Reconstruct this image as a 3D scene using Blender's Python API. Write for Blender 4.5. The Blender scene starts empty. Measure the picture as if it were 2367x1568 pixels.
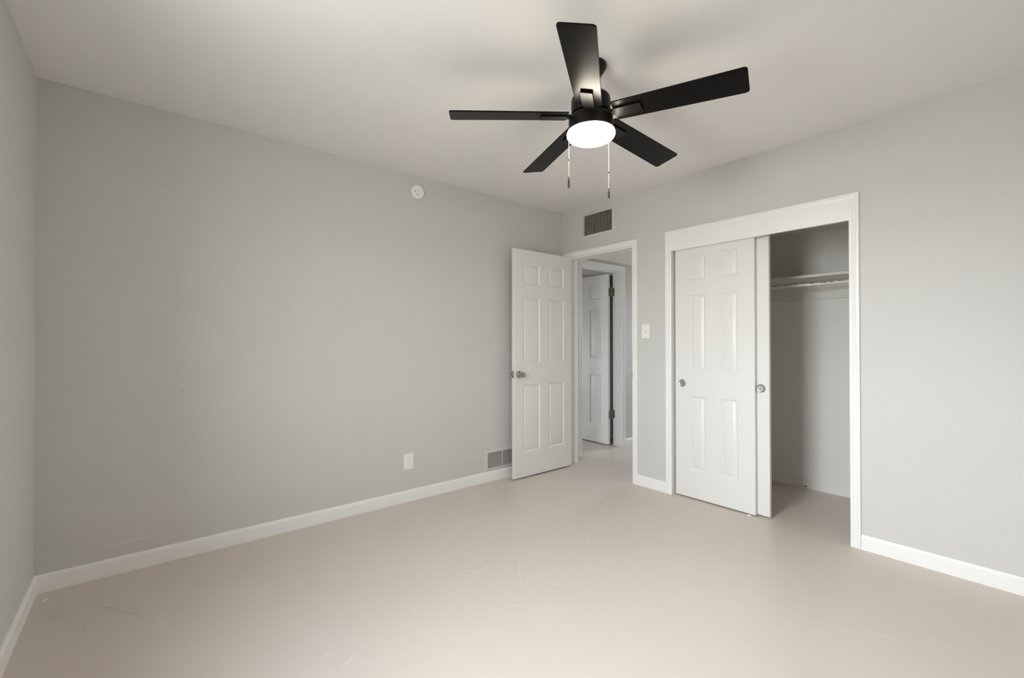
import bpy, bmesh, math, random
from mathutils import Vector, Matrix, Euler

random.seed(7)
S = bpy.context.scene
COL = S.collection
pi = math.pi

# ------------------------------------------------------------------ camera
F_PX, IMG_W = 1031.94, 2367.0
YAW, PITCH, ROLL = 0.8811756, 0.0066377, -0.0012039
fw = Vector((math.cos(PITCH) * math.cos(YAW), math.cos(PITCH) * math.sin(YAW), math.sin(PITCH)))
rt0 = Vector((math.sin(YAW), -math.cos(YAW), 0))
up0 = rt0.cross(fw)
rt = math.cos(ROLL) * rt0 + math.sin(ROLL) * up0
up = -math.sin(ROLL) * rt0 + math.cos(ROLL) * up0
cam_data = bpy.data.cameras.new('camera')
cam_data.sensor_fit = 'HORIZONTAL'
cam_data.sensor_width = 36.0
cam_data.lens = F_PX / IMG_W * 36.0
cam_data.clip_start = 0.02
cam = bpy.data.objects.new('camera', cam_data)
M = Matrix((rt, up, -fw)).transposed().to_4x4()
M.translation = Vector((-3.16093, -3.05369, 1.18172))
cam.matrix_world = M
COL.objects.link(cam)
S.camera = cam

# ------------------------------------------------------------------ sky, daylight, exposure
SKY_STRENGTH = 28.5
GROUND_STRENGTH = 14.4
LOBE_STRENGTH = 33.5
LOBE_POWER = 7.0
LOBE_DIR = (-0.90, 0.25, 0.52)
LAMP_STRENGTH = 60.0
EXPOSURE = 0.11
world = bpy.data.worlds.new('sky')
S.world = world
world.use_nodes = True
wn = world.node_tree
wn.nodes.clear()
wo = wn.nodes.new('ShaderNodeOutputWorld')
wb = wn.nodes.new('ShaderNodeBackground')
wtc = wn.nodes.new('ShaderNodeTexCoord')
wsep = wn.nodes.new('ShaderNodeSeparateXYZ')
wr = wn.nodes.new('ShaderNodeValToRGB')
wmap = wn.nodes.new('ShaderNodeMapRange')
wmap.inputs['From Min'].default_value = -1
wmap.inputs['From Max'].default_value = 1
cr = wr.color_ramp
g = GROUND_STRENGTH / SKY_STRENGTH
cr.elements[0].position = 0.0
cr.elements[0].color = (0.93 * g, 0.92 * g, 0.88 * g, 1)
cr.elements[1].position = 1.0
cr.elements[1].color = (0.79, 0.90, 1.06, 1)
e = cr.elements.new(0.49); e.color = (0.93 * g, 0.92 * g, 0.88 * g, 1)
e = cr.elements.new(0.52); e.color = (0.86, 0.93, 1.03, 1)
wn.links.new(wtc.outputs['Generated'], wsep.inputs[0])
wn.links.new(wsep.outputs['Z'], wmap.inputs['Value'])
wn.links.new(wmap.outputs[0], wr.inputs[0])
wn.links.new(wr.outputs[0], wb.inputs[0])
wb.inputs[1].default_value = SKY_STRENGTH
# sky lobe added on the window's side to brighten right wall and floor
wdot = wn.nodes.new('ShaderNodeVectorMath'); wdot.operation = 'DOT_PRODUCT'
wdot.inputs[1].default_value = Vector(LOBE_DIR).normalized()
wmax = wn.nodes.new('ShaderNodeMath'); wmax.operation = 'MAXIMUM'; wmax.inputs[1].default_value = 0.0
wpow = wn.nodes.new('ShaderNodeMath'); wpow.operation = 'POWER'; wpow.inputs[1].default_value = LOBE_POWER
wmul = wn.nodes.new('ShaderNodeMath'); wmul.operation = 'MULTIPLY'; wmul.inputs[1].default_value = LOBE_STRENGTH
wb2 = wn.nodes.new('ShaderNodeBackground'); wb2.inputs[0].default_value = (0.95, 0.98, 1.0, 1)
wadd = wn.nodes.new('ShaderNodeAddShader')
wn.links.new(wtc.outputs['Generated'], wdot.inputs[0])
wn.links.new(wdot.outputs['Value'], wmax.inputs[0])
wn.links.new(wmax.outputs[0], wpow.inputs[0])
wn.links.new(wpow.outputs[0], wmul.inputs[0])
wn.links.new(wmul.outputs[0], wb2.inputs[1])
wn.links.new(wb.outputs[0], wadd.inputs[0])
wn.links.new(wb2.outputs[0], wadd.inputs[1])
wn.links.new(wadd.outputs[0], wo.inputs[0])


def portal(name, loc, sx, sy, rot):
    """daylight portal in a window opening: it only steers the sky's own light in"""
    d = bpy.data.lights.new(name, 'AREA')
    d.shape = 'RECTANGLE'
    d.size, d.size_y = sx, sy
    d.cycles.is_portal = True
    o = bpy.data.objects.new(name, d)
    o.location = loc
    o.rotation_euler = rot
    COL.objects.link(o)
    return o


WIN = dict(y0=-2.34, y1=-1.60, z0=0.88, z1=2.08)      # bedroom window, in the wall opposite the closet
HWIN = dict(y0=-0.70, y1=-0.20, z0=0.80, z1=1.90)      # glazed opening at the far end of the hall
FWIN = dict(x0=-0.72, x1=-0.27, z0=0.70, z1=1.50)      # unseen opening added to brighten the far room and its door
portal('far_room_fill', ((FWIN['x0'] + FWIN['x1']) / 2, 2.50, (FWIN['z0'] + FWIN['z1']) / 2),
       FWIN['x1'] - FWIN['x0'], FWIN['z1'] - FWIN['z0'], (-pi / 2, 0, 0))
portal('window_daylight', (-3.79, (WIN['y0'] + WIN['y1']) / 2, (WIN['z0'] + WIN['z1']) / 2),
       WIN['z1'] - WIN['z0'], WIN['y1'] - WIN['y0'], (0, -pi / 2, 0))
portal('hall_daylight', (3.28, (HWIN['y0'] + HWIN['y1']) / 2, (HWIN['z0'] + HWIN['z1']) / 2),
       HWIN['z1'] - HWIN['z0'], HWIN['y1'] - HWIN['y0'], (0, pi / 2, 0))

S.view_settings.view_transform = 'Standard'
S.view_settings.look = 'None'
S.view_settings.gamma = 1.0
S.view_settings.exposure = EXPOSURE
S.view_settings.use_curve_mapping = False
S.cycles.max_bounces = 16
S.cycles.diffuse_bounces = 12
S.cycles.glossy_bounces = 4
S.cycles.transparent_max_bounces = 12
S.cycles.sample_clamp_indirect = 6.0
S.cycles.caustics_reflective = False
S.cycles.caustics_refractive = False
S.cycles.use_denoising = True


# ------------------------------------------------------------------ materials
def new_mat(name):
    m = bpy.data.materials.new(name)
    m.use_nodes = True
    nt = m.node_tree
    return m, nt, nt.nodes['Principled BSDF']


def nd(nt, t, **kw):
    n = nt.nodes.new(t)
    for k, v in kw.items():
        n.inputs[k].default_value = v
    return n


def simple(name, col, rough=0.5, metal=0.0, spec=0.5, bump=0.0, bscale=200.0, bdist=0.001, var=0.0, coat=0.0):
    m, nt, b = new_mat(name)
    b.inputs['Base Color'].default_value = (*col, 1)
    b.inputs['Roughness'].default_value = rough
    b.inputs['Metallic'].default_value = metal
    b.inputs['Specular IOR Level'].default_value = spec
    b.inputs['Coat Weight'].default_value = coat
    tc = nd(nt, 'ShaderNodeTexCoord')
    if var > 0:
        n = nd(nt, 'ShaderNodeTexNoise', Scale=3.0, Detail=4.0)
        nt.links.new(tc.outputs['Object'], n.inputs['Vector'])
        mx = nd(nt, 'ShaderNodeMix'); mx.data_type = 'RGBA'
        mx.inputs[6].default_value = (*[c * (1 - var) for c in col], 1)
        mx.inputs[7].default_value = (*[min(1, c * (1 + var)) for c in col], 1)
        nt.links.new(n.outputs[0], mx.inputs[0])
        nt.links.new(mx.outputs[2], b.inputs['Base Color'])
    if bump > 0:
        n = nd(nt, 'ShaderNodeTexNoise', Scale=bscale, Detail=3.0)
        nt.links.new(tc.outputs['Object'], n.inputs['Vector'])
        bp = nd(nt, 'ShaderNodeBump', Strength=bump, Distance=bdist)
        nt.links.new(n.outputs[0], bp.inputs['Height'])
        nt.links.new(bp.outputs[0], b.inputs['Normal'])
    return m


def plaster(name, col, strength, stretch=(1, 1, 1), rough=0.55):
    """hand-troweled painted plaster: broad lumps, thin trowel ridges, a little roller stipple"""
    m, nt, b = new_mat(name)
    tc = nd(nt, 'ShaderNodeTexCoord')
    mp = nd(nt, 'ShaderNodeMapping'); mp.inputs['Scale'].default_value = stretch
    nt.links.new(tc.outputs['Object'], mp.inputs[0])
    n1 = nd(nt, 'ShaderNodeTexNoise', Scale=2.2, Detail=5.0, Roughness=0.55, Distortion=0.6)
    n2 = nd(nt, 'ShaderNodeTexNoise', Scale=9.0, Detail=4.0, Roughness=0.6, Distortion=1.6)
    n3 = nd(nt, 'ShaderNodeTexNoise', Scale=160.0, Detail=2.0)
    for n in (n1, n2):
        nt.links.new(mp.outputs[0], n.inputs['Vector'])
    nt.links.new(tc.outputs['Object'], n3.inputs['Vector'])
    rp = nd(nt, 'ShaderNodeValToRGB')
    rp.color_ramp.elements[0].position = 0.56
    rp.color_ramp.elements[1].position = 0.66
    nt.links.new(n2.outputs[0], rp.inputs[0])
    a = nd(nt, 'ShaderNodeMath'); a.operation = 'MULTIPLY_ADD'
    a.inputs[1].default_value = 0.10
    nt.links.new(rp.outputs[0], a.inputs[0]); nt.links.new(n1.outputs[0], a.inputs[2])
    a2 = nd(nt, 'ShaderNodeMath'); a2.operation = 'MULTIPLY_ADD'
    a2.inputs[1].default_value = 0.05
    nt.links.new(n3.outputs[0], a2.inputs[0]); nt.links.new(a.outputs[0], a2.inputs[2])
    bp = nd(nt, 'ShaderNodeBump', Strength=strength, Distance=0.006)
    nt.links.new(a2.outputs[0], bp.inputs['Height'])
    nt.links.new(bp.outputs[0], b.inputs['Normal'])
    mx = nd(nt, 'ShaderNodeMix'); mx.data_type = 'RGBA'
    mx.inputs[6].default_value = (*[c * 0.985 for c in col], 1)
    mx.inputs[7].default_value = (*[c * 1.015 for c in col], 1)
    nt.links.new(n1.outputs[0], mx.inputs[0])
    nt.links.new(mx.outputs[2], b.inputs['Base Color'])
    b.inputs['Roughness'].default_value = rough
    b.inputs['Specular IOR Level'].default_value = 0.35
    return m


def painted_concrete(name):
    m, nt, b = new_mat(name)
    tc = nd(nt, 'ShaderNodeTexCoord')
    n1 = nd(nt, 'ShaderNodeTexNoise', Scale=1.1, Detail=5.0, Roughness=0.6, Distortion=0.4)
    n2 = nd(nt, 'ShaderNodeTexNoise', Scale=6.0, Detail=6.0, Roughness=0.65, Distortion=1.2)
    mp = nd(nt, 'ShaderNodeMapping'); mp.inputs['Scale'].default_value = (2.0, 26.0, 1.0)
    mp.inputs['Rotation'].default_value = (0, 0, 0.5)
    n3 = nd(nt, 'ShaderNodeTexNoise', Scale=1.6, Detail=4.0, Roughness=0.6, Distortion=1.0)
    nt.links.new(tc.outputs['Object'], n1.inputs['Vector'])
    nt.links.new(tc.outputs['Object'], n2.inputs['Vector'])
    nt.links.new(tc.outputs['Object'], mp.inputs[0])
    nt.links.new(mp.outputs[0], n3.inputs['Vector'])
    mx = nd(nt, 'ShaderNodeMix'); mx.data_type = 'RGBA'
    mx.inputs[6].default_value = (*FLOOR_A, 1)
    mx.inputs[7].default_value = (*FLOOR_B, 1)
    nt.links.new(n1.outputs[0], mx.inputs[0])
    # faint wear streaks
    r3 = nd(nt, 'ShaderNodeValToRGB')
    r3.color_ramp.elements[0].position = 0.62
    r3.color_ramp.elements[1].position = 0.74
    r3.color_ramp.elements[1].color = (0.35, 0.35, 0.35, 1)
    nt.links.new(n3.outputs[0], r3.inputs[0])
    mx2 = nd(nt, 'ShaderNodeMix'); mx2.data_type = 'RGBA'
    mx2.inputs[7].default_value = (FLOOR_B[0] * 1.05, FLOOR_B[1] * 1.06, FLOOR_B[2] * 1.08, 1)
    nt.links.new(r3.outputs[0], mx2.inputs[0])
    nt.links.new(mx.outputs[2], mx2.inputs[6])
    nt.links.new(mx2.outputs[2], b.inputs['Base Color'])
    rr = nd(nt, 'ShaderNodeMapRange')
    rr.inputs['To Min'].default_value = 0.26
    rr.inputs['To Max'].default_value = 0.46
    nt.links.new(n2.outputs[0], rr.inputs[0])
    nt.links.new(rr.outputs[0], b.inputs['Roughness'])
    b.inputs['Specular IOR Level'].default_value = 0.45
    bp = nd(nt, 'ShaderNodeBump', Strength=0.10, Distance=0.004)
    nt.links.new(n2.outputs[0], bp.inputs['Height'])
    nt.links.new(bp.outputs[0], b.inputs['Normal'])
    return m


def thin_mark(name, col, base):
    m, nt, b = new_mat(name)
    b.inputs['Base Color'].default_value = (*col, 1)
    b.inputs['Roughness'].default_value = 0.6
    tc = nd(nt, 'ShaderNodeTexCoord')
    n = nd(nt, 'ShaderNodeTexNoise', Scale=30.0, Detail=3.0)
    rr = nd(nt, 'ShaderNodeMapRange')
    rr.inputs['From Min'].default_value = 0.35
    rr.inputs['From Max'].default_value = 0.65
    mx = nd(nt, 'ShaderNodeMix'); mx.data_type = 'RGBA'
    mx.inputs[6].default_value = (*base, 1)
    mx.inputs[7].default_value = (*col, 1)
    nt.links.new(tc.outputs['Object'], n.inputs['Vector'])
    nt.links.new(n.outputs[0], rr.inputs[0])
    nt.links.new(rr.outputs[0], mx.inputs[0])
    nt.links.new(mx.outputs[2], b.inputs['Base Color'])
    return m


def chipped(name, paint, under):
    m, nt, b = new_mat(name)
    tc = nd(nt, 'ShaderNodeTexCoord')
    n = nd(nt, 'ShaderNodeTexNoise', Scale=28.0, Detail=5.0, Roughness=0.7)
    nt.links.new(tc.outputs['Object'], n.inputs['Vector'])
    sep = nd(nt, 'ShaderNodeSeparateXYZ')
    nt.links.new(tc.outputs['Object'], sep.inputs[0])
    hz = nd(nt, 'ShaderNodeMath'); hz.operation = 'MULTIPLY_ADD'     # wear sits on the top, where hangers slide
    hz.inputs[1].default_value = 25.0
    nt.links.new(sep.outputs['Z'], hz.inputs[0]); nt.links.new(n.outputs[0], hz.inputs[2])
    r = nd(nt, 'ShaderNodeValToRGB')
    r.color_ramp.elements[0].position = 0.66; r.color_ramp.elements[0].color = (*paint, 1)
    r.color_ramp.elements[1].position = 0.70; r.color_ramp.elements[1].color = (*under, 1)
    nt.links.new(hz.outputs[0], r.inputs[0])
    nt.links.new(r.outputs[0], b.inputs['Base Color'])
    b.inputs['Roughness'].default_value = 0.5
    return m


def glass_mat(name):
    m, nt, b = new_mat(name)
    nt.nodes.remove(b)
    t = nd(nt, 'ShaderNodeBsdfTransparent'); t.inputs[0].default_value = (0.95, 0.97, 0.96, 1)
    gl = nd(nt, 'ShaderNodeBsdfGlossy'); gl.inputs['Roughness'].default_value = 0.02
    fr = nd(nt, 'ShaderNodeFresnel'); fr.inputs['IOR'].default_value = 1.45
    mx = nd(nt, 'ShaderNodeMixShader')
    nt.links.new(fr.outputs[0], mx.inputs[0])
    nt.links.new(t.outputs[0], mx.inputs[1])
    nt.links.new(gl.outputs[0], mx.inputs[2])
    nt.links.new(mx.outputs[0], nt.nodes['Material Output'].inputs[0])
    return m


def lamp_mat(name, col, strength):
    m, nt, b = new_mat(name)
    b.inputs['Base Color'].default_value = (0.9, 0.88, 0.84, 1)
    b.inputs['Emission Color'].default_value = (*col, 1)
    b.inputs['Emission Strength'].default_value = strength
    return m


WALL = (0.59, 0.581, 0.564)
CEIL = (0.815, 0.806, 0.788)
TRIM = (0.83, 0.825, 0.815)
FLOOR_A = (0.572, 0.503, 0.442)
FLOOR_B = (0.627, 0.56, 0.498)
MAT = dict(
    wall=plaster('wall_paint', WALL, 0.7),
    ceiling=plaster('ceiling_paint', CEIL, 0.5, (1.6, 0.8, 1)),
    closet=plaster('closet_paint', (0.75, 0.735, 0.70), 0.10),
    floor=painted_concrete('painted_concrete'),
    trim=simple('trim_paint', TRIM, 0.32, spec=0.5, bump=0.08, bscale=35, bdist=0.002),
    door=simple('door_paint', (0.74, 0.73, 0.71), 0.36, spec=0.45, bump=0.05, bscale=120, bdist=0.001),
    old_trim=simple('aged_trim_paint', (0.70, 0.66, 0.60), 0.45, bump=0.1, bscale=60),
    plastic=simple('white_plastic', (0.82, 0.82, 0.80), 0.35),
    slot=simple('dark_slot', (0.10, 0.095, 0.09), 0.6),
    shadow=simple('duct_shade', (0.012, 0.012, 0.012), 0.9, spec=0.1),
    vent=simple('vent_paint', (0.60, 0.585, 0.55), 0.45),
    fin=simple('vent_fin_paint', (0.52, 0.50, 0.47), 0.5),
    nickel=simple('satin_nickel', (0.40, 0.38, 0.35), 0.24, metal=1.0),
    steel=simple('brushed_steel', (0.46, 0.45, 0.42), 0.42, metal=1.0),
    old_metal=simple('tarnished_hinge', (0.24, 0.225, 0.20), 0.42, metal=0.9, bump=0.15, bscale=300),
    black=simple('fan_black_metal', (0.006, 0.0055, 0.005), 0.40, spec=0.16),
    blade=simple('fan_black_blade', (0.004, 0.0034, 0.003), 0.30, spec=0.10),
    chain=simple('pull_chain_brass', (0.50, 0.45, 0.37), 0.45, metal=0.4),
    fob=simple('fob_bronze', (0.035, 0.026, 0.019), 0.4, metal=0.3),
    lamp=lamp_mat('lamp_glow', (1.0, 0.89, 0.73), LAMP_STRENGTH),
    shelf=simple('shelf_paint', (0.68, 0.665, 0.63), 0.45, var=0.04),
    rod=chipped('chipped_rod_paint', (0.74, 0.73, 0.70), (0.045, 0.035, 0.025)),
    glass=glass_mat('window_glass'),
    mark_light=thin_mark('scrape_light', (0.705, 0.63, 0.56), (0.65, 0.575, 0.50)),
    mark_dark=thin_mark('scrape_dark', (0.47, 0.39, 0.31), (0.57, 0.49, 0.41)),
    scuff=thin_mark('wall_scuff', (0.71, 0.70, 0.675), (0.62, 0.61, 0.59)),
    dent=thin_mark('wall_dent', (0.42, 0.41, 0.38), (0.50, 0.485, 0.45)),
)


# ------------------------------------------------------------------ mesh helpers
def finish(name, bm, mat, parent=None, smooth=None, loc=None):
    bmesh.ops.recalc_face_normals(bm, faces=bm.faces)
    me = bpy.data.meshes.new(name)
    bm.to_mesh(me)
    bm.free()
    if smooth is not None:
        for p in me.polygons:
            p.use_smooth = True
        me.set_sharp_from_angle(angle=math.radians(smooth))
    o = bpy.data.objects.new(name, me)
    me.materials.append(MAT[mat])
    if parent:
        o.parent = parent
    if loc is not None:
        o.location = loc
    COL.objects.link(o)
    return o


def tag(o, label=None, cat=None, kind=None, group=None):
    if label: o['label'] = label
    if cat: o['category'] = cat
    if kind: o['kind'] = kind
    if group: o['group'] = group
    return o


def empty(name, loc, label, cat, kind=None, group=None):
    o = bpy.data.objects.new(name, None)
    o.empty_display_size = 0.1
    o.location = loc
    COL.objects.link(o)
    return tag(o, label, cat, kind, group)


def box(bm, x0, x1, y0, y1, z0, z1, bev=0.0):
    r = bmesh.ops.create_cube(bm, size=1.0)
    vs = r['verts']
    for v in vs:
        v.co = Vector((x0 + (v.co.x + .5) * (x1 - x0), y0 + (v.co.y + .5) * (y1 - y0), z0 + (v.co.z + .5) * (z1 - z0)))
    if bev > 0:
        es = list({e for v in vs for e in v.link_edges})
        bmesh.ops.bevel(bm, geom=es, offset=bev, segments=2, profile=0.6, affect='EDGES')


def lathe(bm, prof, axis='Z', center=(0, 0, 0), n=48, cap0=True, cap1=True):
    """prof: list of (radius, height) along the axis"""
    c = Vector(center)
    rings = []
    for r, h in prof:
        ring = []
        for i in range(n):
            a = 2 * pi * i / n
            p = {'Z': (r * math.cos(a), r * math.sin(a), h),
                 'X': (h, r * math.cos(a), r * math.sin(a)),
                 'Y': (r * math.sin(a), h, r * math.cos(a))}[axis]
            ring.append(bm.verts.new(c + Vector(p)))
        rings.append(ring)
    for a, b in zip(rings, rings[1:]):
        for i in range(n):
            bm.faces.new((a[i], a[(i + 1) % n], b[(i + 1) % n], b[i]))
    if cap0: bm.faces.new(rings[0])
    if cap1: bm.faces.new(rings[-1])


def sweep(bm, prof, path_pts, frames):
    """prof [(a,b)], one ring per path point placed at P + a*A + b*B"""
    rings = []
    for P, (A, B) in zip(path_pts, frames):
        rings.append([bm.verts.new(Vector(P) + a * Vector(A) + b * Vector(B)) for a, b in prof])
    n = len(prof)
    for r0, r1 in zip(rings, rings[1:]):
        for i in range(n):
            bm.faces.new((r0[i], r0[(i + 1) % n], r1[(i + 1) % n], r1[i]))
    bm.faces.new(rings[0]); bm.faces.new(rings[-1])


def wall_cells(bm, fixed_axis, f0, f1, us, zs, holes):
    """wall slab with rectangular holes. us/zs: outer extents; holes: (u0,u1,z0,z1)"""
    U = sorted({*us, *[h[0] for h in holes], *[h[1] for h in holes]})
    Z = sorted({*zs, *[h[2] for h in holes], *[h[3] for h in holes]})
    U = [u for u in U if us[0] - 1e-9 <= u <= us[1] + 1e-9]
    Z = [z for z in Z if zs[0] - 1e-9 <= z <= zs[1] + 1e-9]
    solid = {}
    for i in range(len(U) - 1):
        for j in range(len(Z) - 1):
            uc, zc = (U[i] + U[i + 1]) / 2, (Z[j] + Z[j + 1]) / 2
            solid[i, j] = not any(h[0] < uc < h[1] and h[2] < zc < h[3] for h in holes)
    cache = {}

    def V(f, u, z):
        k = (round(f, 5), round(u, 5), round(z, 5))
        if k not in cache:
            cache[k] = bm.verts.new((f, u, z) if fixed_axis == 'x' else (u, f, z))
        return cache[k]
    for (i, j), s in solid.items():
        if not s: continue
        u0, u1, z0, z1 = U[i], U[i + 1], Z[j], Z[j + 1]
        for f in (f0, f1):
            bm.faces.new((V(f, u0, z0), V(f, u1, z0), V(f, u1, z1), V(f, u0, z1)))
        for (di, dj, a, b) in ((-1, 0, (u0, z0), (u0, z1)), (1, 0, (u1, z0), (u1, z1)),
                               (0, -1, (u0, z0), (u1, z0)), (0, 1, (u0, z1), (u1, z1))):
            if not solid.get((i + di, j + dj), False):
                bm.faces.new((V(f0, *a), V(f1, *a), V(f1, *b), V(f0, *b)))


# ------------------------------------------------------------------ the room shell
H = 2.44
L = 3.556
YD = -3.44            # wall behind the camera
T = 0.12
TC = 0.25            # wall thickened: the deep reveal is shaped to narrow the window light
TB = 0.14             # thickness of the wall with the bedroom door and the closet

bm = bmesh.new(); box(bm, -L - TC, 3.4, YD - T, 2.6, -0.12, 0.0)
floor = tag(finish('floor', bm, 'floor'), 'scratched beige painted concrete floor', 'floor', 'structure')

bm = bmesh.new(); box(bm, -L - TC, TB, YD - T, T, H, H + 0.12)
tag(finish('ceiling', bm, 'ceiling'), 'light grey troweled plaster bedroom ceiling', 'ceiling', 'structure')

bm = bmesh.new(); box(bm, -L - TC, 0.0, 0.0, T, 0, H)
wall_left = tag(finish('wall_left', bm, 'wall'), 'long grey plaster wall on the left with the round detector', 'wall', 'structure')

D1 = dict(y0=-0.812, y1=-0.068, z=1.975)
CL = dict(y0=-2.302, y1=-1.170, z=1.995)
bm = bmesh.new()
wall_cells(bm, 'x', 0.0, TB, (YD, T), (0, H),
           [(D1['y0'] - .012, D1['y1'] + .012, -1, D1['z'] + .012), (CL['y0'] - .012, CL['y1'] + .012, -1, CL['z'])])
tag(finish('wall_right', bm, 'wall'), 'grey wall on the right holding doorway and closet', 'wall', 'structure')

bm = bmesh.new()
wall_cells(bm, 'x', -L - TC, -L, (YD - T, 0), (0, H), [(WIN['y0'], WIN['y1'], WIN['z0'], WIN['z1'])])
tag(finish('wall_near_left', bm, 'wall'), 'grey side wall at the far left edge', 'wall', 'structure')

bm = bmesh.new(); box(bm, -L, TB, YD - T, YD, 0, H)
tag(finish('wall_behind', bm, 'wall'), 'grey wall behind the camera', 'wall', 'structure')

# hall beyond the bedroom door
HY = 0.05
HZ = 2.066
D2 = dict(x0=0.33, x1=1.003, z=1.975)
bm = bmesh.new()
wall_cells(bm, 'y', HY, HY + T, (TB, 3.2), (0, H), [(D2['x0'] - .012, D2['x1'] + .012, -1, D2['z'] + .012)])
tag(finish('wall_hall', bm, 'wall'), 'grey hall wall beside the far doorway', 'wall', 'structure')
bm = bmesh.new(); box(bm, TB, 3.2, -1.0, HY, HZ, H + .12)
tag(finish('ceiling_hall', bm, 'ceiling'), 'lowered grey ceiling over the hall', 'ceiling', 'structure')
bm = bmesh.new(); box(bm, TB, 3.2, -1.0, -0.90, 0, HZ)
tag(finish('wall_hall_side', bm, 'wall'), 'grey hall wall backing on to the closet', 'wall', 'structure')
bm = bmesh.new()
wall_cells(bm, 'x', 3.2, 3.32, (-1.0, HY + T), (0, H), [(HWIN['y0'], HWIN['y1'], HWIN['z0'], HWIN['z1'])])
tag(finish('wall_hall_end', bm, 'wall'), 'grey wall at the end of the hall', 'wall', 'structure')

# the room beyond the hall door
bm = bmesh.new()
box(bm, -1.0, -0.9, T, 2.4, 0, H); box(bm, 1.28, 1.38, HY + T, 2.4, 0, H); box(bm, .975, 1.28, .84, .90, 0, H); box(bm, .975, 1.28, HY + T, .84, 1.950, H)  # alcove end and soffit added to keep light out of the hinge gap
wall_cells(bm, 'y', 2.4, 2.52, (-1.0, 1.38), (0, H), [(FWIN['x0'], FWIN['x1'], FWIN['z0'], FWIN['z1'])])
tag(finish('wall_far_room', bm, 'wall'), 'grey walls of the dim room beyond the hall door, with an added light-blocking alcove', 'wall', 'structure')
bm = bmesh.new(); box(bm, -1.0, 1.38, T, 2.52, H, H + .1)
tag(finish('ceiling_far_room', bm, 'wall'), 'ceiling of the dim room beyond the hall door', 'ceiling', 'structure')

# closet
XB = 0.965
bm = bmesh.new(); box(bm, XB, XB + .1, -2.6, -1.0, 0, 2.2)
tag(finish('wall_closet_back', bm, 'closet'), 'pale back wall inside the closet', 'wall', 'structure')
bm = bmesh.new(); box(bm, TB, XB, -1.10, -1.0, 0, 2.2)
tag(finish('wall_closet_left', bm, 'closet'), 'left end wall inside the closet', 'wall', 'structure')
bm = bmesh.new(); box(bm, TB, XB, -2.6, -2.5, 0, 2.2)
tag(finish('wall_closet_right', bm, 'closet'), 'right end wall inside the closet', 'wall', 'structure')
bm = bmesh.new(); box(bm, TB, XB, -2.5, -1.10, 2.055, 2.2)
tag(finish('ceiling_closet', bm, 'closet'), 'low ceiling inside the closet', 'ceiling', 'structure')


# ------------------------------------------------------------------ baseboards
def bb_prof(h=0.082, t=0.012):
    return [(0, 0), (t, 0), (t, h * .80), (t * .80, h * .83), (t * .80, h * .90), (t * .45, h), (0, h)]


def baseboard(name, p0, p1, nrm, label, prof=None, mat='trim'):
    bm = bmesh.new()
    fr = (Vector(nrm), Vector((0, 0, 1)))
    sweep(bm, prof or bb_prof(), [p0, p1], [fr, fr])
    return tag(finish(name, bm, mat), label, 'baseboard', 'structure')


baseboard('baseboard_left', (-L, 0, 0), (-0.0, 0, 0), (0, -1, 0), 'white baseboard along the long left wall', bb_prof(.084))
baseboard('baseboard_near_left', (-L, YD, 0), (-L, 0, 0), (1, 0, 0), 'white baseboard along the far left side wall', bb_prof(.086))
baseboard('baseboard_right', (0, YD, 0), (0, -2.352, 0), (-1, 0, 0), 'bright white baseboard right of the closet')
baseboard('baseboard_middle', (0, -1.122, 0), (0, -0.858, 0), (-1, 0, 0), 'short white baseboard between doorway and closet')
baseboard('baseboard_behind', (0, YD, 0), (-L, YD, 0), (0, 1, 0), 'white baseboard behind the camera')
baseboard('baseboard_hall', (1.06, HY, 0), (3.2, HY, 0), (0, -1, 0), 'white baseboard in the hall past the far doorway')
baseboard('baseboard_closet', (XB, -2.5, 0), (XB, -1.1, 0), (-1, 0, 0), 'thin pale base strip at the closet back wall',
          [(0, 0), (.006, 0), (.006, .026), (.003, .03), (0, .03)], 'closet')
bm = bmesh.new(); box(bm, XB - .0085, XB - .004, -1.786, -1.766, .009, .019, .002)
finish('dark_hole', bm, 'slot', bpy.data.objects['baseboard_closet'])  # dark block standing for the unlit inside of a small hole

# ------------------------------------------------------------------ casings
CASE = [(0, 0), (0, .009), (.004, .011), (.014, .0115), (.018, .009), (.030, .011), (.034, .0145), (.043, .0145), (.047, .012), (.047, 0)]


def casing(name, label, org, e_u, e_n, u0, u1, z1, width, prof=CASE, left=True, right=True, mat='trim'):
    """picture-frame casing round a door opening; profile runs outward from the opening edge, mitred corners"""
    k = width / prof[-1][0]
    bm = bmesh.new()
    org, e_u, e_n = Vector(org), Vector(e_u), Vector(e_n)
    up_ = Vector((0, 0, 1))
    path = [org + e_u * u0, org + e_u * u0 + up_ * z1, org + e_u * u1 + up_ * z1, org + e_u * u1]
    A = [-e_u, (-e_u + up_), (e_u + up_), e_u]
    pr = [(a * k, b) for a, b in prof]
    if not left: path, A = path[1:], A[1:]
    if not right: path, A = path[:-1], A[:-1]
    sweep(bm, pr, path, [(a, e_n) for a in A])
    return tag(finish(name, bm, mat), label, 'door trim', 'structure')


trim1 = casing('trim_1', 'white casing round the open bedroom doorway', (0, 0, 0), (0, 1, 0), (-1, 0, 0), D1['y0'], D1['y1'], D1['z'] + .014, 0.047,
               [(0, 0), (0, .009), (.003, .0105), (.040, .0135), (.045, .012), (.047, .009), (.047, 0)])
trim2 = casing('trim_2', 'tall white casing round the closet opening', (0, 0, 0), (0, 1, 0), (-1, 0, 0), CL['y0'], CL['y1'], 1.991, 0.049)
trim3 = casing('trim_3', 'white casing round the far hall doorway', (0, HY, 0), (1, 0, 0), (0, -1, 0), D2['x0'], D2['x1'], D2['z'], 0.060)

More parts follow.
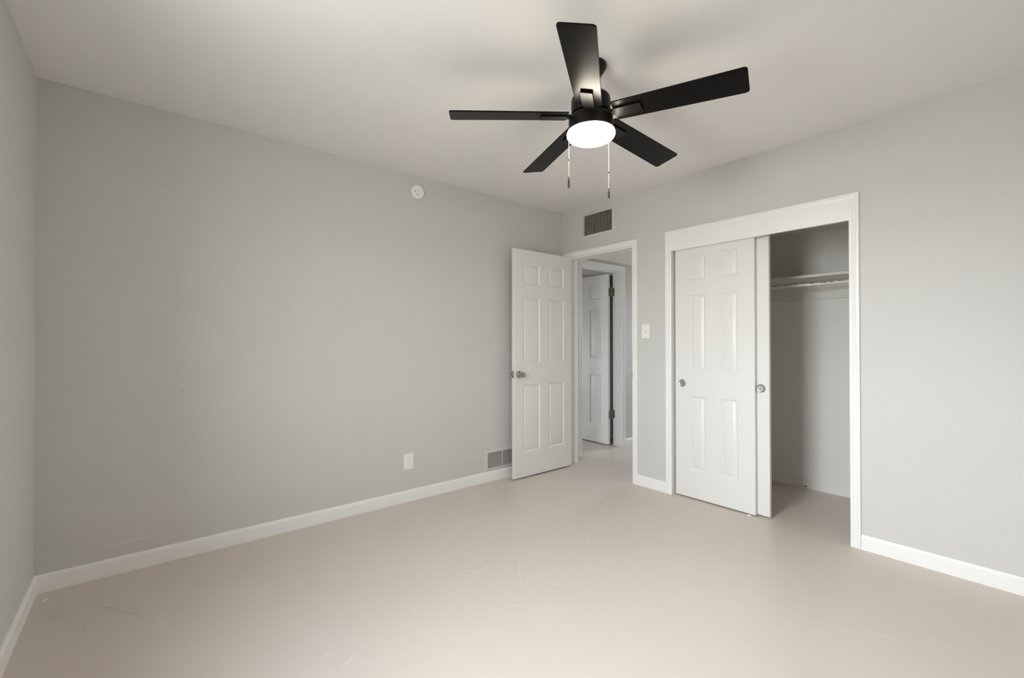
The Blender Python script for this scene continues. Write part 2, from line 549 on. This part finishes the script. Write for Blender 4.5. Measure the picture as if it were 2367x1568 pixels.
# closet header board and jambs
bm = bmesh.new()
box(bm, -.0075, .016, CL['y0'] - .001, CL['y1'] + .001, 1.886, 1.996, .0012)
tag(finish('closet_header', bm, 'trim', trim2))
bm = bmesh.new()
box(bm, -.001, TB, CL['y1'], CL['y1'] + .012, 0, 1.993)
finish('jamb', bm, 'trim', trim2)
bm = bmesh.new()
box(bm, -.001, TB, CL['y0'] - .012, CL['y0'], 0, 1.993)
finish('jamb', bm, 'trim', trim2)
bm = bmesh.new()
box(bm, .016, .10, CL['y0'], CL['y1'], 1.94, 1.985)
finish('door_track', bm, 'old_metal', trim2)

# bedroom door frame: jambs, stops, strike
def door_frame(parent, horizontal, f0, f1, a0, a1, z, stop0, stop1, mat='trim', head_stop=True):
    def bx(b, u0, u1, g0, g1, z0, z1, bev=.001):
        if horizontal: box(b, u0, u1, g0, g1, z0, z1, bev)
        else: box(b, g0, g1, u0, u1, z0, z1, bev)
    bm = bmesh.new()
    bx(bm, a0 - .012, a0, f0, f1, 0, z + .012); bx(bm, a0, a0 + .011, stop0, stop1, 0, z)
    j0 = finish('jamb', bm, mat, parent)
    bm = bmesh.new()
    bx(bm, a1, a1 + .012, f0, f1, 0, z + .012); bx(bm, a1 - .011, a1, stop0, stop1, 0, z)
    j1 = finish('jamb', bm, mat, parent)
    bm = bmesh.new()
    bx(bm, a0, a1, f0, f1, z, z + .012)
    if head_stop: bx(bm, a0 + .011, a1 - .011, stop0, stop1, z - .011, z)
    finish('head_jamb', bm, mat, parent)
    return j0, j1


j0, j1 = door_frame(trim1, False, -.001, TB + .001, D1['y0'], D1['y1'], D1['z'], .085, TB - .005, head_stop=False)
bm = bmesh.new(); box(bm, -.006, .040, D1['y0'] - .0005, D1['y0'] + .0016, .872, .934); box(bm, -.010, -.004, D1['y0'] - .002, D1['y0'] + .0045, .882, .924, .001)
finish('strike_plate', bm, 'old_metal', j0)
j2, j3 = door_frame(trim3, True, HY - .001, HY + T + .001, D2['x0'], D2['x1'], D2['z'], HY + .02, HY + T - .038)


# ------------------------------------------------------------------ six-panel doors
def panel_door_bm(w, h, t, cols, rows, P, both=True, depth=.0105):
    """molded six-panel leaf. P(u, v, n): point at width u, height v, n out of the front face (n=-t at the back)"""
    bm = bmesh.new()
    cache = {}

    def V(u, v, n):
        k = (round(u, 5), round(v, 5), round(n, 5))
        if k not in cache: cache[k] = bm.verts.new(P(u, v, n))
        return cache[k]
    e = .003
    us = sorted([e, w - e] + [c for cc in cols for c in cc])
    vs = sorted([e, h - e] + [r for rr in rows for r in rr])
    prof = [(0, 0), (.0035, -depth * .25), (.012, -depth), (.016, -depth), (.034, -.0014), (.036, -.0010)]
    for side in ((0, 1), (1, -1)) if both else ((0, 1),):
        back, sg = side
        N = (lambda n: n) if not back else (lambda n: -t - n)
        for i in range(len(us) - 1):
            for j in range(len(vs) - 1):
                u0, u1, v0, v1 = us[i], us[i + 1], vs[j], vs[j + 1]
                if (u0, u1) in cols and (v0, v1) in rows:
                    for (i0, n0), (i1, n1) in zip(prof, prof[1:]):
                        o = [(u0 + i0, v0 + i0), (u1 - i0, v0 + i0), (u1 - i0, v1 - i0), (u0 + i0, v1 - i0)]
                        q = [(u0 + i1, v0 + i1), (u1 - i1, v0 + i1), (u1 - i1, v1 - i1), (u0 + i1, v1 - i1)]
                        for k in range(4):
                            k2 = (k + 1) % 4
                            bm.faces.new((V(*o[k], N(n0)), V(*o[k2], N(n0)), V(*q[k2], N(n1)), V(*q[k], N(n1))))
                    i1, n1 = prof[-1]
                    bm.faces.new([V(a, b, N(n1)) for a, b in ((u0 + i1, v0 + i1), (u1 - i1, v0 + i1), (u1 - i1, v1 - i1), (u0 + i1, v1 - i1))])
                else:
                    bm.faces.new((V(u0, v0, N(0)), V(u1, v0, N(0)), V(u1, v1, N(0)), V(u0, v1, N(0))))
        # softened outer edge
        ub = [(u, e) for u in us], [(u, h - e) for u in us], [(e, v) for v in vs], [(w - e, v) for v in vs]
        for edge, (du, dv) in zip(ub, ((0, -e), (0, e), (-e, 0), (e, 0))):
            for a, b in zip(edge, edge[1:]):
                def out(p):
                    u = p[0] + du; v = p[1] + dv
                    if du == 0 and p[0] in (us[0], us[-1]): u = 0 if p[0] == us[0] else w
                    if dv == 0 and p[1] in (vs[0], vs[-1]): v = 0 if p[1] == vs[0] else h
                    return u, v
                bm.faces.new((V(*a, N(0)), V(*b, N(0)), V(*out(b), N(-.0025)), V(*out(a), N(-.0025))))
    if not both:
        bm.faces.new([V(u, v, -t) for u, v in ((e, e), (w - e, e), (w - e, h - e), (e, h - e))])
    n0, n1 = -.0025, -t + .0025
    rim = [(0, v) for v in [0] + vs[1:-1] + [h]], [(w, v) for v in [0] + vs[1:-1] + [h]], \
          [(u, 0) for u in [0] + us[1:-1] + [w]], [(u, h) for u in [0] + us[1:-1] + [w]]
    for edge in rim:
        for a, b in zip(edge, edge[1:]):
            bm.faces.new((V(*a, n0), V(*b, n0), V(*b, n1), V(*a, n1)))
    return bm


ROWS = lambda z0: [(.225 - z0, .807 - z0), (.992 - z0, 1.570 - z0), (1.680 - z0, 1.866 - z0)]
# bedroom door, standing open at right angles: knob side towards the camera's left
DZ = .012
XF, YF = -.729, -.135
bm = panel_door_bm(.707, 1.973, .035, [(.097, .302), (.403, .607)], ROWS(DZ), lambda u, v, n: Vector((u, -n, v)))
door1 = tag(finish('door_1', bm, 'door', smooth=20, loc=(XF, YF, DZ)), 'white six-panel bedroom door standing open against the left wall', 'door', 'structure')


def knob_bm(side):
    bm = bmesh.new()
    k = side
    lathe(bm, [(.031, 0), (.0315, .004 * k), (.0300, .009 * k), (.0245, .015 * k), (.0208, .021 * k), (.0195, .030 * k), (.0203, .044 * k),
               (.0212, .055 * k), (.0205, .0595 * k), (.018, .061 * k), (.0125, .0605 * k), (.0105, .0575 * k)], 'Y', n=40)
    lathe(bm, [(.0062, .0570 * k), (.0060, .0615 * k), (.003, .0622 * k)], 'Y', n=20)
    return bm


KZ = .902 - DZ
finish('door_knob', knob_bm(-1), 'nickel', door1, 40, (.0545, -.0002, KZ))
finish('door_knob', knob_bm(1), 'nickel', door1, 40, (.0545, .0352, KZ))
bm = bmesh.new()
box(bm, -.0016, .001, .006, .029, KZ - .029, KZ + .029, .0006)
lp = finish('latch_plate', bm, 'nickel', door1)
bm = bmesh.new()
for (px, py) in ((-.001, .009), (-.011, .012), (-.013, .0245), (-.001, .0265)): pass
vs = [bm.verts.new((x, y, z)) for z in (KZ - .010, KZ + .010) for x, y in ((-.001, .010), (-.0125, .013), (-.0125, .018), (-.001, .026))]
bm.faces.new(vs[:4]); bm.faces.new(vs[4:])
for i in range(4): bm.faces.new((vs[i], vs[(i + 1) % 4], vs[4 + (i + 1) % 4], vs[4 + i]))
bo = finish('latch_bolt', bm, 'steel', lp)

# door of the room across the hall, open into that room; hinge side towards us
D2Z = .012
W2 = .648
bm = panel_door_bm(W2, 1.945, .035, [(.092, .272), (.375, .556)], ROWS(D2Z), lambda u, v, n: Vector((-n, u, v)))
door2 = tag(finish('door_2', bm, 'door', smooth=20, loc=(.918, .173, D2Z)), 'white panelled door seen through the doorway, open into the far room', 'door', 'structure')
for hz in (1.752, .353):
    z = hz - D2Z
    bm = bmesh.new()
    box(bm, .012, .034, -.0022, .0008, z - .046, z + .046, .0006)           # leaf on the door edge
    box(bm, .033, .060, -.0035, -.0012, z - .045, z + .045)
    lathe(bm, [(.0062, z - .047), (.0062, z + .047)], 'Z', (.060, -.006, 0), 16)
    box(bm, .060, .0840, -.0095, -.0070, z - .045, z + .045)
    box(bm, .0825, .0852, -.024, -.0070, z - .045, z + .045, .0006)         # leaf on the jamb
    finish('hinge', bm, 'old_metal', door2, 40)

# sliding closet doors
CROWS = [(.210, .766), (.955, 1.524), (1.636, 1.824)]
CW, CH = .583, 1.905


def cup_pull_bm():
    bm = bmesh.new()
    lathe(bm, [(.0285, .0005), (.0285, -.0026), (.0265, -.0036), (.0245, -.0028), (.0225, -.0012), (.0180, -.0009), (.0060, -.0008)], 'X', n=40, cap0=False)
    return bm


for nm, xf, yl, lab, pu in (('sliding_closet_door', .022, -1.187, 'white six-panel sliding closet door, the front one nearest the left jamb', .057),
                            ('sliding_closet_door', .058, -1.265, 'white sliding closet door mostly hidden behind the front one, beside the dark opening', .530)):
    bm = panel_door_bm(CW, CH, .030, [(.116, .240), (.346, .472)], CROWS, lambda u, v, n: Vector((-n, -u, v)), depth=.009)
    o = tag(finish(nm, bm, 'door', smooth=20, loc=(xf, yl, .009)), lab, 'closet door', 'thing')
    finish('cup_pull', cup_pull_bm(), 'steel', o, 40, (-.0006, -pu, .866 - .009))
bm = bmesh.new()
box(bm, -.004, .10, -.012, .012, 0, .0015); box(bm, -.004, .012, -.011, .011, 0, .0065, .001); box(bm, .0525, .0575, -.011, .011, 0, .016)
tag(finish('door_guide', bm, 'plastic', loc=(.006, -1.735, 0)), 'small white floor guide under the sliding closet doors', 'door guide')

# ------------------------------------------------------------------ closet shelf and rod
sh = empty('closet_shelf', (XB, -1.8, 1.658), 'painted shelf board across the inside of the closet', 'shelf')
bm = bmesh.new(); box(bm, .640 - XB, -.0005, -.70, .70, 0, .020, .002)
finish('shelf_board', bm, 'shelf', sh)
bm = bmesh.new(); box(bm, -.017, -.0005, -.70, .70, -.142, -.0005, .002)
finish('cleat', bm, 'shelf', sh)
rod = empty('hanger_rod', (.655, -1.8, 1.606), 'white closet rod with chipped paint below the shelf', 'closet rod')
bm = bmesh.new()
box(bm, -.0105, .0105, -.6985, .6985, -.0105, .0105, .004)
finish('rod', bm, 'rod', rod, 40)
for s in (-1, 1):
    bm = bmesh.new(); lathe(bm, [(.026, s * .6995), (.026, s * .688), (.018, s * .684)], 'Y', n=24)
    finish('rod_socket', bm, 'shelf', rod, 40)

# ------------------------------------------------------------------ vents
# supply grille over the doorway
v = empty('supply_vent', (0, -.446, 2.256), 'white air grille with upright fins, high above the bedroom doorway', 'air vent')
vw, vh, iw, ih = .184, .119, .161, .091
tilt = 0.0
bm = bmesh.new()
PR = [(-vw, -vh, -.0005), (vw, -vh, -.0005), (vw, vh, -.0005), (-vw, vh, -.0005)]
def ring_frame(bm, rings, P):
    vr = [[bm.verts.new(P(sx * a, sz * b, d)) for sx, sz in ((-1, -1), (1, -1), (1, 1), (-1, 1))] for a, b, d in rings]
    for r0, r1 in zip(vr, vr[1:]):
        for i in range(4):
            bm.faces.new((r0[i], r0[(i + 1) % 4], r1[(i + 1) % 4], r1[i]))
ring_frame(bm, [(vw, vh, 0), (vw, vh, .003), (vw - .003, vh - .003, .005), (iw + .006, ih + .006, .010), (iw, ih, .010), (iw, ih, 0)], lambda a, b, d: Vector((-d, a, b)))
finish('grille_frame', bm, 'vent', v)
bm = bmesh.new(); box(bm, -.0012, -.0004, -iw - .002, iw + .002, -ih - .002, ih + .002)
finish('duct_shade_plate', bm, 'shadow', v)  # black plate on the solid wall stands for the duct's shade
bm = bmesh.new()
n = 20
for i in range(n):
    y = -iw + (i + .5) * 2 * iw / n
    b2 = bmesh.new(); box(b2, -.0045, .0045, -.0011, .0011, -ih, ih)
    bmesh.ops.rotate(b2, verts=b2.verts, cent=(0, 0, 0), matrix=Matrix.Rotation(math.radians(12), 3, 'Z'))
    bmesh.ops.translate(b2, verts=b2.verts, vec=(-.0085, y, 0))
    me = bpy.data.meshes.new('t'); b2.to_mesh(me); b2.free(); bm.from_mesh(me); bpy.data.meshes.remove(me)
finish('upright_fins', bm, 'fin', v)
bm = bmesh.new()
for i in range(13):
    z = -ih + (i + .5) * 2 * ih / 13
    box(bm, -.0035, -.0014, -iw, iw, z - .0006, z + .0006)
finish('cross_fins', bm, 'slot', v)  # dark colour puts the shade behind the grille into these fins
for s in (-1, 1):
    bm = bmesh.new(); lathe(bm, [(.0042, -.0055), (.0042, -.0085), (.002, -.0095)], 'X', (0, s * (vw - .012), 0), 16)
    finish('screw', bm, 'slot', v, 40)

# return grille low on the left wall
v = empty('return_vent', (-.759, 0, .178), 'grey louvred return air vent low on the left wall behind the open door', 'air vent')
rw, rh, ri, rj = .194, .0935, .158, .064
P = lambda a, b, d: Vector((a, -d, b))
bm = bmesh.new()
ring_frame(bm, [(rw, rh, 0), (rw, rh, .004), (rw - .003, rh - .003, .007), (ri + .004, rj + .004, .010), (ri, rj, .010), (ri, rj, 0)], P)
finish('vent_frame', bm, 'vent', v)
bm = bmesh.new(); box(bm, -ri - .002, ri + .002, -.0012, -.0004, -rj - .002, rj + .002)
finish('duct_shade_plate', bm, 'shadow', v)  # black backing plate, its colour stands for shade between the louvres
bm = bmesh.new(); box(bm, -.0022, .0022, -.0105, -.0015, -rj, rj)
finish('mullion', bm, 'vent', v)
bm = bmesh.new()
n = 12
for i in range(n):
    z = -rj + (i + .62) * 2 * rj / n
    for x0, x1 in ((-ri, -.0025), (.0025, ri)):
        b2 = bmesh.new(); box(b2, x0, x1, -.0036, .0036, -.0007, .0007)
        bmesh.ops.rotate(b2, verts=b2.verts, cent=(0, 0, 0), matrix=Matrix.Rotation(math.radians(33), 3, 'X'))
        bmesh.ops.translate(b2, verts=b2.verts, vec=(0, -.0058, z))
        me = bpy.data.meshes.new('t'); b2.to_mesh(me); b2.free(); bm.from_mesh(me); bpy.data.meshes.remove(me)
finish('louvres', bm, 'vent', v)
for sx in (-1, 1):
    bm = bmesh.new(); lathe(bm, [(.004, -.006), (.004, -.0095), (.002, -.0105)], 'Y', (sx * (rw - .016), 0, 0), 16)
    finish('screw', bm, 'vent', v, 40)

# ------------------------------------------------------------------ wall fittings
d = empty('smoke_detector', (-1.5775, 0, 2.311), 'round white smoke detector high on the left wall', 'smoke detector')
bm = bmesh.new(); lathe(bm, [(.050, -.0003), (.050, -.009)], 'Y', n=56)
finish('base_ring', bm, 'plastic', d, 40)
bm = bmesh.new(); lathe(bm, [(.0475, -.009), (.0515, -.0105), (.0525, -.014), (.0525, -.022), (.0510, -.0258), (.0475, -.0275), (.030, -.028), (.0, -.028)][:-1], 'Y', n=56)
cv = finish('cover', bm, 'plastic', d, 40)
for dx, dz, r in ((-.022, -.001, .0042), (-.004, -.021, .0048)):
    bm = bmesh.new(); lathe(bm, [(r, -.0278), (r, -.0287), (r * .6, -.029)], 'Y', (dx, 0, dz), 16)
    finish('sensor_hole', bm, 'slot', cv, 40)

sw = empty('light_switch', (0, -.940, 1.267), 'white toggle light switch on the wall right of the doorway', 'light switch')
bm = bmesh.new(); box(bm, -.0062, -.0003, -.0365, .0365, -.058, .058, .0025)
finish('switch_plate', bm, 'plastic', sw)
bm = bmesh.new(); box(bm, -.0075, -.0058, -.0055, .0055, -.012, .012, .0005)
finish('toggle_slot', bm, 'vent', sw)
bm = bmesh.new(); box(bm, -.017, -.006, -.0042, .0042, .000, .009, .001)
finish('toggle', bm, 'plastic', sw)
for z in (.030, -.030):
    bm = bmesh.new(); lathe(bm, [(.0034, -.006), (.0034, -.0070), (.002, -.0073)], 'X', (0, 0, z), 14)
    finish('screw', bm, 'plastic', sw)

ol = empty('power_outlet', (-1.6415, 0, .295), 'white duplex power outlet low on the left wall', 'power outlet')
bm = bmesh.new(); box(bm, -.0385, .0385, -.0062, -.0003, -.0595, .0595, .0025)
finish('cover_plate', bm, 'plastic', ol)
for z in (.0195, -.0195):
    bm = bmesh.new(); box(bm, -.0165, .0165, -.0080, -.0055, z - .014, z + .014, .0008)
    rc = finish('receptacle', bm, 'plastic', ol)
    bm = bmesh.new()
    box(bm, -.0078, -.0055, -.0084, -.0076, z - .004, z + .0055); box(bm, .0055, .0078, -.0084, -.0076, z - .004, z + .0045)
    lathe(bm, [(.0024, -.0084), (.0024, -.0076)], 'Y', (0, 0, z - .0085), 12)
    finish('slots', bm, 'vent', rc)
bm = bmesh.new(); lathe(bm, [(.0033, -.006), (.0033, -.0076), (.0018, -.008)], 'Y', n=14)
finish('screw', bm, 'vent', ol)

# ------------------------------------------------------------------ ceiling fan
FX, FY = -1.5914, -1.7174
fan = empty('ceiling_fan', (FX, FY, H), 'black five-blade ceiling fan with lit round lamp and two pull chains', 'ceiling fan')
bm = bmesh.new()
lathe(bm, [(.0705, -.0002), (.0715, -.004), (.0710, -.011), (.066, -.020), (.056, -.034), (.047, -.049), (.038, -.066), (.030, -.082), (.022, -.092), (.018, -.094)], n=56)
finish('canopy', bm, 'black', fan, 40)
bm = bmesh.new(); lathe(bm, [(.0115, -.088), (.0115, -.150)], n=28)
finish('downrod', bm, 'black', fan, 40)
bm = bmesh.new()
lathe(bm, [(.016, -.118), (.022, -.122), (.024, -.134), (.030, -.137), (.070, -.139), (.080, -.143), (.086, -.150), (.0885, -.160), (.0885, -.212), (.086, -.219), (.074, -.221), (.074, -.238)], n=64)
finish('motor_housing', bm, 'black', fan, 40)
bm = bmesh.new()
lathe(bm, [(.074, -.234), (.094, -.235), (.0985, -.240), (.0995, -.248), (.1015, -.290), (.1025, -.300), (.099, -.302)], n=64)
finish('lamp_housing', bm, 'black', fan, 40)
bm = bmesh.new()
lathe(bm, [(.098, -.299), (.1055, -.302), (.1085, -.309), (.1080, -.318), (.103, -.327), (.092, -.333), (.070, -.3365), (.035, -.338)], n=64)
finish('lamp_shade', bm, 'lamp', fan, 60)

PIT, DROOP = -.2182, .0419
TILT = Matrix.Rotation(.0182, 4, 'Y') @ Matrix.Rotation(.0039, 4, 'X')


def rounded_plate(bm, x0, x1, w0, w1, z0, z1, r0, r1, seg=6):
    out = []
    def corner(cx, cy, r, a0):
        for i in range(seg + 1):
            a = a0 + (pi / 2) * i / seg
            out.append((cx + r * math.cos(a), cy + r * math.sin(a)))
    corner(x1 - r1, w1 - r1, r1, 0); corner(x0 + r0, w0 - r0, r0, pi / 2)
    corner(x0 + r0, -w0 + r0, r0, pi); corner(x1 - r1, -w1 + r1, r1, 3 * pi / 2)
    c = .0008
    def inset(k):
        mx = (x0 + x1) / 2
        return [(x - math.copysign(k, x - mx), y - math.copysign(k, y)) for x, y in out]
    rings = [[bm.verts.new((x, y, z)) for x, y in p] for p, z in ((inset(c), z0), (out, z0 + c), (out, z1 - c), (inset(c), z1))]
    m = len(out)
    for a, b in zip(rings, rings[1:]):
        for i in range(m):
            bm.faces.new((a[i], a[(i + 1) % m], b[(i + 1) % m], b[i]))
    bm.faces.new(rings[0]); bm.faces.new(rings[-1])


blade0 = iron0 = None
for k in range(5):
    az = 3.775 + k * 2 * pi / 5
    m = TILT @ Matrix.Rotation(az, 4, 'Z') @ Matrix.Rotation(DROOP, 4, 'Y') @ Matrix.Rotation(PIT, 4, 'X')
    m = Matrix.Translation((0, 0, 2.2112 - H)) @ m
    if blade0 is None:
        bm = bmesh.new(); rounded_plate(bm, .110, .6395, .0575, .0665, -.003, .003, .006, .014)
        blade0 = b = finish('fan_blade', bm, 'blade', fan, 30)
        bm = bmesh.new(); rounded_plate(bm, .112, .232, .0260, .0265, -.0125, -.0060, .003, .006)
        box(bm, .060, .128, -.012, .012, -.0115, .004, .001)
        box(bm, .126, .170, -.016, .016, -.0065, -.0025)
        iron0 = i_ = finish('blade_iron', bm, 'black', b, 30)
    else:
        b = blade0.copy(); COL.objects.link(b); b.parent = fan
        i_ = iron0.copy(); COL.objects.link(i_); i_.parent = b
    b.matrix_basis = m

CR = Vector((.7715, -.6363, 0)); CFW = Vector((.6363, .7715, 0))
for off, back, ztop, zf0, zf1, zc in ((-.0985, .020, -.232, 1.932, 1.890, 2.021), (.0925, .052, -.262, 1.888, 1.8535, 1.975)):
    q = CR * off + CFW * back
    zs = [z - H for z in (zf0, zf1, zc)]
    bm = bmesh.new()
    lathe(bm, [(.0010, ztop), (.0010, zs[0] + .002)], 'Z', q, 10)
    nb = int((ztop - zs[0]) / .0042)
    for i in range(nb):
        z = ztop - .002 - i * .0042
        bmesh.ops.create_icosphere(bm, subdivisions=1, radius=.0015, matrix=Matrix.Translation((q.x, q.y, z)))
    lathe(bm, [(.004, ztop + .004), (.004, ztop - .004), (.002, ztop - .007)], 'Z', q, 14)
    ch = finish('pull_chain', bm, 'chain', fan, 60)
    bm = bmesh.new(); lathe(bm, [(.0012, zs[2] + .006), (.0030, zs[2] + .003), (.0030, zs[2] - .003), (.0012, zs[2] - .006)], 'Z', q, 14)
    finish('chain_connector', bm, 'fob', ch, 50)
    bm = bmesh.new()
    lathe(bm, [(.0012, zs[0] + .012), (.0027, zs[0] + .009), (.0027, zs[0] + .003), (.0014, zs[0])], 'Z', q, 14)
    lathe(bm, [(.0022, zs[0]), (.0042, zs[0] - .002), (.0046, zs[1] + .002), (.0036, zs[1])], 'Z', q, 18)
    finish('chain_fob', bm, 'fob', ch, 40)


# ------------------------------------------------------------------ windows (out of the frame; they light the room)
def window(name, label, x0, x1, w, mull=True):
    t = empty(name, ((x0 + x1) / 2, (w['y0'] + w['y1']) / 2, w['z0']), label, 'window', 'structure')
    hw, hh, hx = (w['y1'] - w['y0']) / 2, w['z1'] - w['z0'], (x1 - x0) / 2
    f = .035
    bm = bmesh.new()
    box(bm, -hx * .6, hx * .6, -hw, -hw + f, 0, hh, .002); box(bm, -hx * .6, hx * .6, hw - f, hw, 0, hh, .002)
    box(bm, -hx * .6, hx * .6, -hw + f, hw - f, 0, f, .002); box(bm, -hx * .6, hx * .6, -hw + f, hw - f, hh - f, hh, .002)
    fr = finish('window_frame', bm, 'trim', t)
    if mull:
        bm = bmesh.new(); box(bm, -.015, .015, -hw + f, hw - f, hh * .5 - .018, hh * .5 + .018, .002)
        finish('meeting_rail', bm, 'trim', fr)
    bm = bmesh.new()
    vs = [bm.verts.new((0, y, z)) for y, z in ((-hw + f, f), (hw - f, f), (hw - f, hh - f), (-hw + f, hh - f))]
    bm.faces.new(vs)
    finish('window_pane', bm, 'glass', t)


window('window_1', 'bedroom window behind the camera facing the closet', -L - TC, -L - TC + .12, WIN)
window('window_2', 'window at the end of the hall', 3.2, 3.32, HWIN, False)

w3 = empty('added_window_3', ((FWIN['x0'] + FWIN['x1']) / 2, 2.46, FWIN['z0']), 'unseen window added to brighten the far room', 'window', 'structure')  # no such window known, added for its light on the open door
hw, hh = (FWIN['x1'] - FWIN['x0']) / 2, FWIN['z1'] - FWIN['z0']
bm = bmesh.new()
box(bm, -hw, -hw + .03, -.03, .03, 0, hh, .002); box(bm, hw - .03, hw, -.03, .03, 0, hh, .002)
box(bm, -hw + .03, hw - .03, -.03, .03, 0, .03, .002); box(bm, -hw + .03, hw - .03, -.03, .03, hh - .03, hh, .002)
finish('window_frame', bm, 'trim', w3)
bm = bmesh.new()
bm.faces.new([bm.verts.new((x, 0, z)) for x, z in ((-hw + .03, .03), (hw - .03, .03), (hw - .03, hh - .03), (-hw + .03, hh - .03))])
finish('window_pane', bm, 'glass', w3)

# ------------------------------------------------------------------ wear on the floor and wall
LIGHT = [[(-1.515, -1.061), (-1.464, -1.204), (-1.401, -1.242)], [(-1.515, -1.061), (-1.54, -1.099)], [(-1.451, -1.151), (-1.437, -1.227)], [(-1.989, -1.174), (-1.859, -1.165), (-1.765, -1.165)], [(-1.765, -1.165), (-1.755, -1.085), (-1.776, -1.001), (-1.817, -0.973)], [(-1.867, -1.111), (-1.848, -1.191)], [(-1.843, -0.911), (-1.819, -0.944)], [(-1.591, -1.207), (-1.686, -1.326), (-1.736, -1.395)], [(-1.632, -1.476), (-1.601, -1.517), (-1.57, -1.569)], [(-2.015, -1.469), (-1.935, -1.496), (-1.883, -1.509), (-1.835, -1.548)], [(-2.107, -1.451), (-2.066, -1.46)], [(-0.96, -1.175), (-1.082, -1.247), (-1.122, -1.31)], [(-1.259, -1.645), (-1.19, -1.69)], [(-2.6, -1.002), (-2.517, -1.002)], [(-2.743, -0.965), (-2.714, -0.96)], [(-2.71, -1.02), (-2.65, -1.048)], [(-2.555, -1.208), (-2.54, -1.191)], [(-2.26, -1.277), (-2.219, -1.242)], [(-2.651, -1.317), (-2.613, -1.292)], [(-2.602, -1.405), (-2.544, -1.37)], [(-2.728, -1.345), (-2.701, -1.335)], [(-3.12, -0.646), (-3.06, -0.763)], [(-0.88, -2.559), (-0.868, -2.595), (-0.856, -2.667)]]
DARK = [[(-1.444, -0.831), (-1.318, -0.935)], [(-1.865, -1.258), (-1.825, -1.261)], [(-1.301, -1.146), (-1.178, -1.117)], [(-0.908, -1.345), (-0.891, -1.363)], [(-2.667, -0.973), (-2.662, -0.967)], [(-2.714, -0.979), (-2.71, -0.976)], [(-2.749, -1.17), (-2.742, -1.162)], [(-2.621, -1.42), (-2.617, -1.419)], [(-3.374, -0.273), (-3.321, -0.32), (-3.267, -0.384), (-3.214, -0.467), (-3.163, -0.556), (-3.12, -0.646)], [(-3.38, -0.31), (-3.375, -0.38), (-3.342, -0.53), (-3.349, -0.589)], [(-3.462, -0.162), (-3.429, -0.336)], [(-3.492, -0.207), (-3.449, -0.346)], [(-3.352, -0.294), (-3.342, -0.375)], [(-3.29, -0.33), (-3.279, -0.334)], [(-3.479, -0.551), (-3.473, -0.555)], [(-3.02, -0.771), (-2.948, -0.658)], [(-0.902, -2.005), (-0.922, -2.12), (-0.935, -2.237), (-0.946, -2.314), (-0.946, -2.367), (-0.935, -2.436), (-0.904, -2.493), (-0.891, -2.527), (-0.88, -2.559)], [(-1.323, -2.199), (-1.323, -2.292), (-1.335, -2.332), (-1.324, -2.389)], [(-0.467, -2.424), (-0.471, -2.502), (-0.471, -2.546)]]


def strokes(lines, wmax, P):
    bm = bmesh.new()
    for ln in lines:
        pts = [Vector(p) for p in ln]
        # resample with a smooth curve
        q = []
        for j in range(len(pts) - 1):
            p0, p1, p2, p3 = pts[max(j - 1, 0)], pts[j], pts[j + 1], pts[min(j + 2, len(pts) - 1)]
            for i in range(6):
                t = i / 6
                q.append(.5 * (2 * p1 + (p2 - p0) * t + (2 * p0 - 5 * p1 + 4 * p2 - p3) * t * t + (3 * p1 - p0 - 3 * p2 + p3) * t ** 3))
        q.append(pts[-1])
        rows = []
        for i, p in enumerate(q):
            t = (q[min(i + 1, len(q) - 1)] - q[max(i - 1, 0)]).normalized()
            nrm = Vector((-t.y, t.x))
            w = wmax * (.35 + .65 * math.sin(pi * (i + .6) / (len(q) + .2))) * random.uniform(.7, 1.1) / 2
            rows.append((bm.verts.new(P(p + nrm * w)), bm.verts.new(P(p - nrm * w))))
        for r0, r1 in zip(rows, rows[1:]):
            bm.faces.new((r0[0], r0[1], r1[1], r1[0]))
    return bm


on_floor = lambda p: Vector((p.x, p.y, .0004))
finish('pale_scrapes', strokes(LIGHT, .0062, on_floor), 'mark_light', floor)
finish('dark_scrapes', strokes(DARK, .0026, on_floor), 'mark_dark', floor)
on_wall = lambda p: Vector((p.x, -.0008, p.y))
finish('wall_scuff', strokes([[(-3.303, .150), (-3.245, .153), (-3.148, .156)]], .010, on_wall), 'scuff', wall_left)
bm = bmesh.new()
for x, z, r in ((-3.072, 2.039, .0065), (-3.267, 1.913, .003), (-3.267, 1.886, .003), (-3.301, 1.32, .003), (-2.995, .917, .005), (-2.536, .972, .004)):
    bm.faces.new([bm.verts.new((x + r * math.cos(a * pi / 5) * random.uniform(.7, 1.2), -.0008, z + r * math.sin(a * pi / 5) * random.uniform(.6, 1.1))) for a in range(10)])
finish('wall_dents', bm, 'dent', wall_left)

bm = bmesh.new()
pts = [(-3.517, -.135), (-3.507, -.116), (-3.500, -.108), (-3.496, -.084), (-3.503, -.094), (-3.511, -.104), (-3.513, -.120)]
b0 = [bm.verts.new((x, y, .0003)) for x, y in pts]; b1 = [bm.verts.new((x * .999 - .0035, y * .99 - .001, .002)) for x, y in pts]
bm.faces.new(b0); bm.faces.new(b1)
for i in range(len(pts)): bm.faces.new((b0[i], b0[(i + 1) % len(pts)], b1[(i + 1) % len(pts)], b1[i]))
tag(finish('paint_chip', bm, 'plastic'), 'tiny white paint chip on the floor in the left corner', 'paint chip')
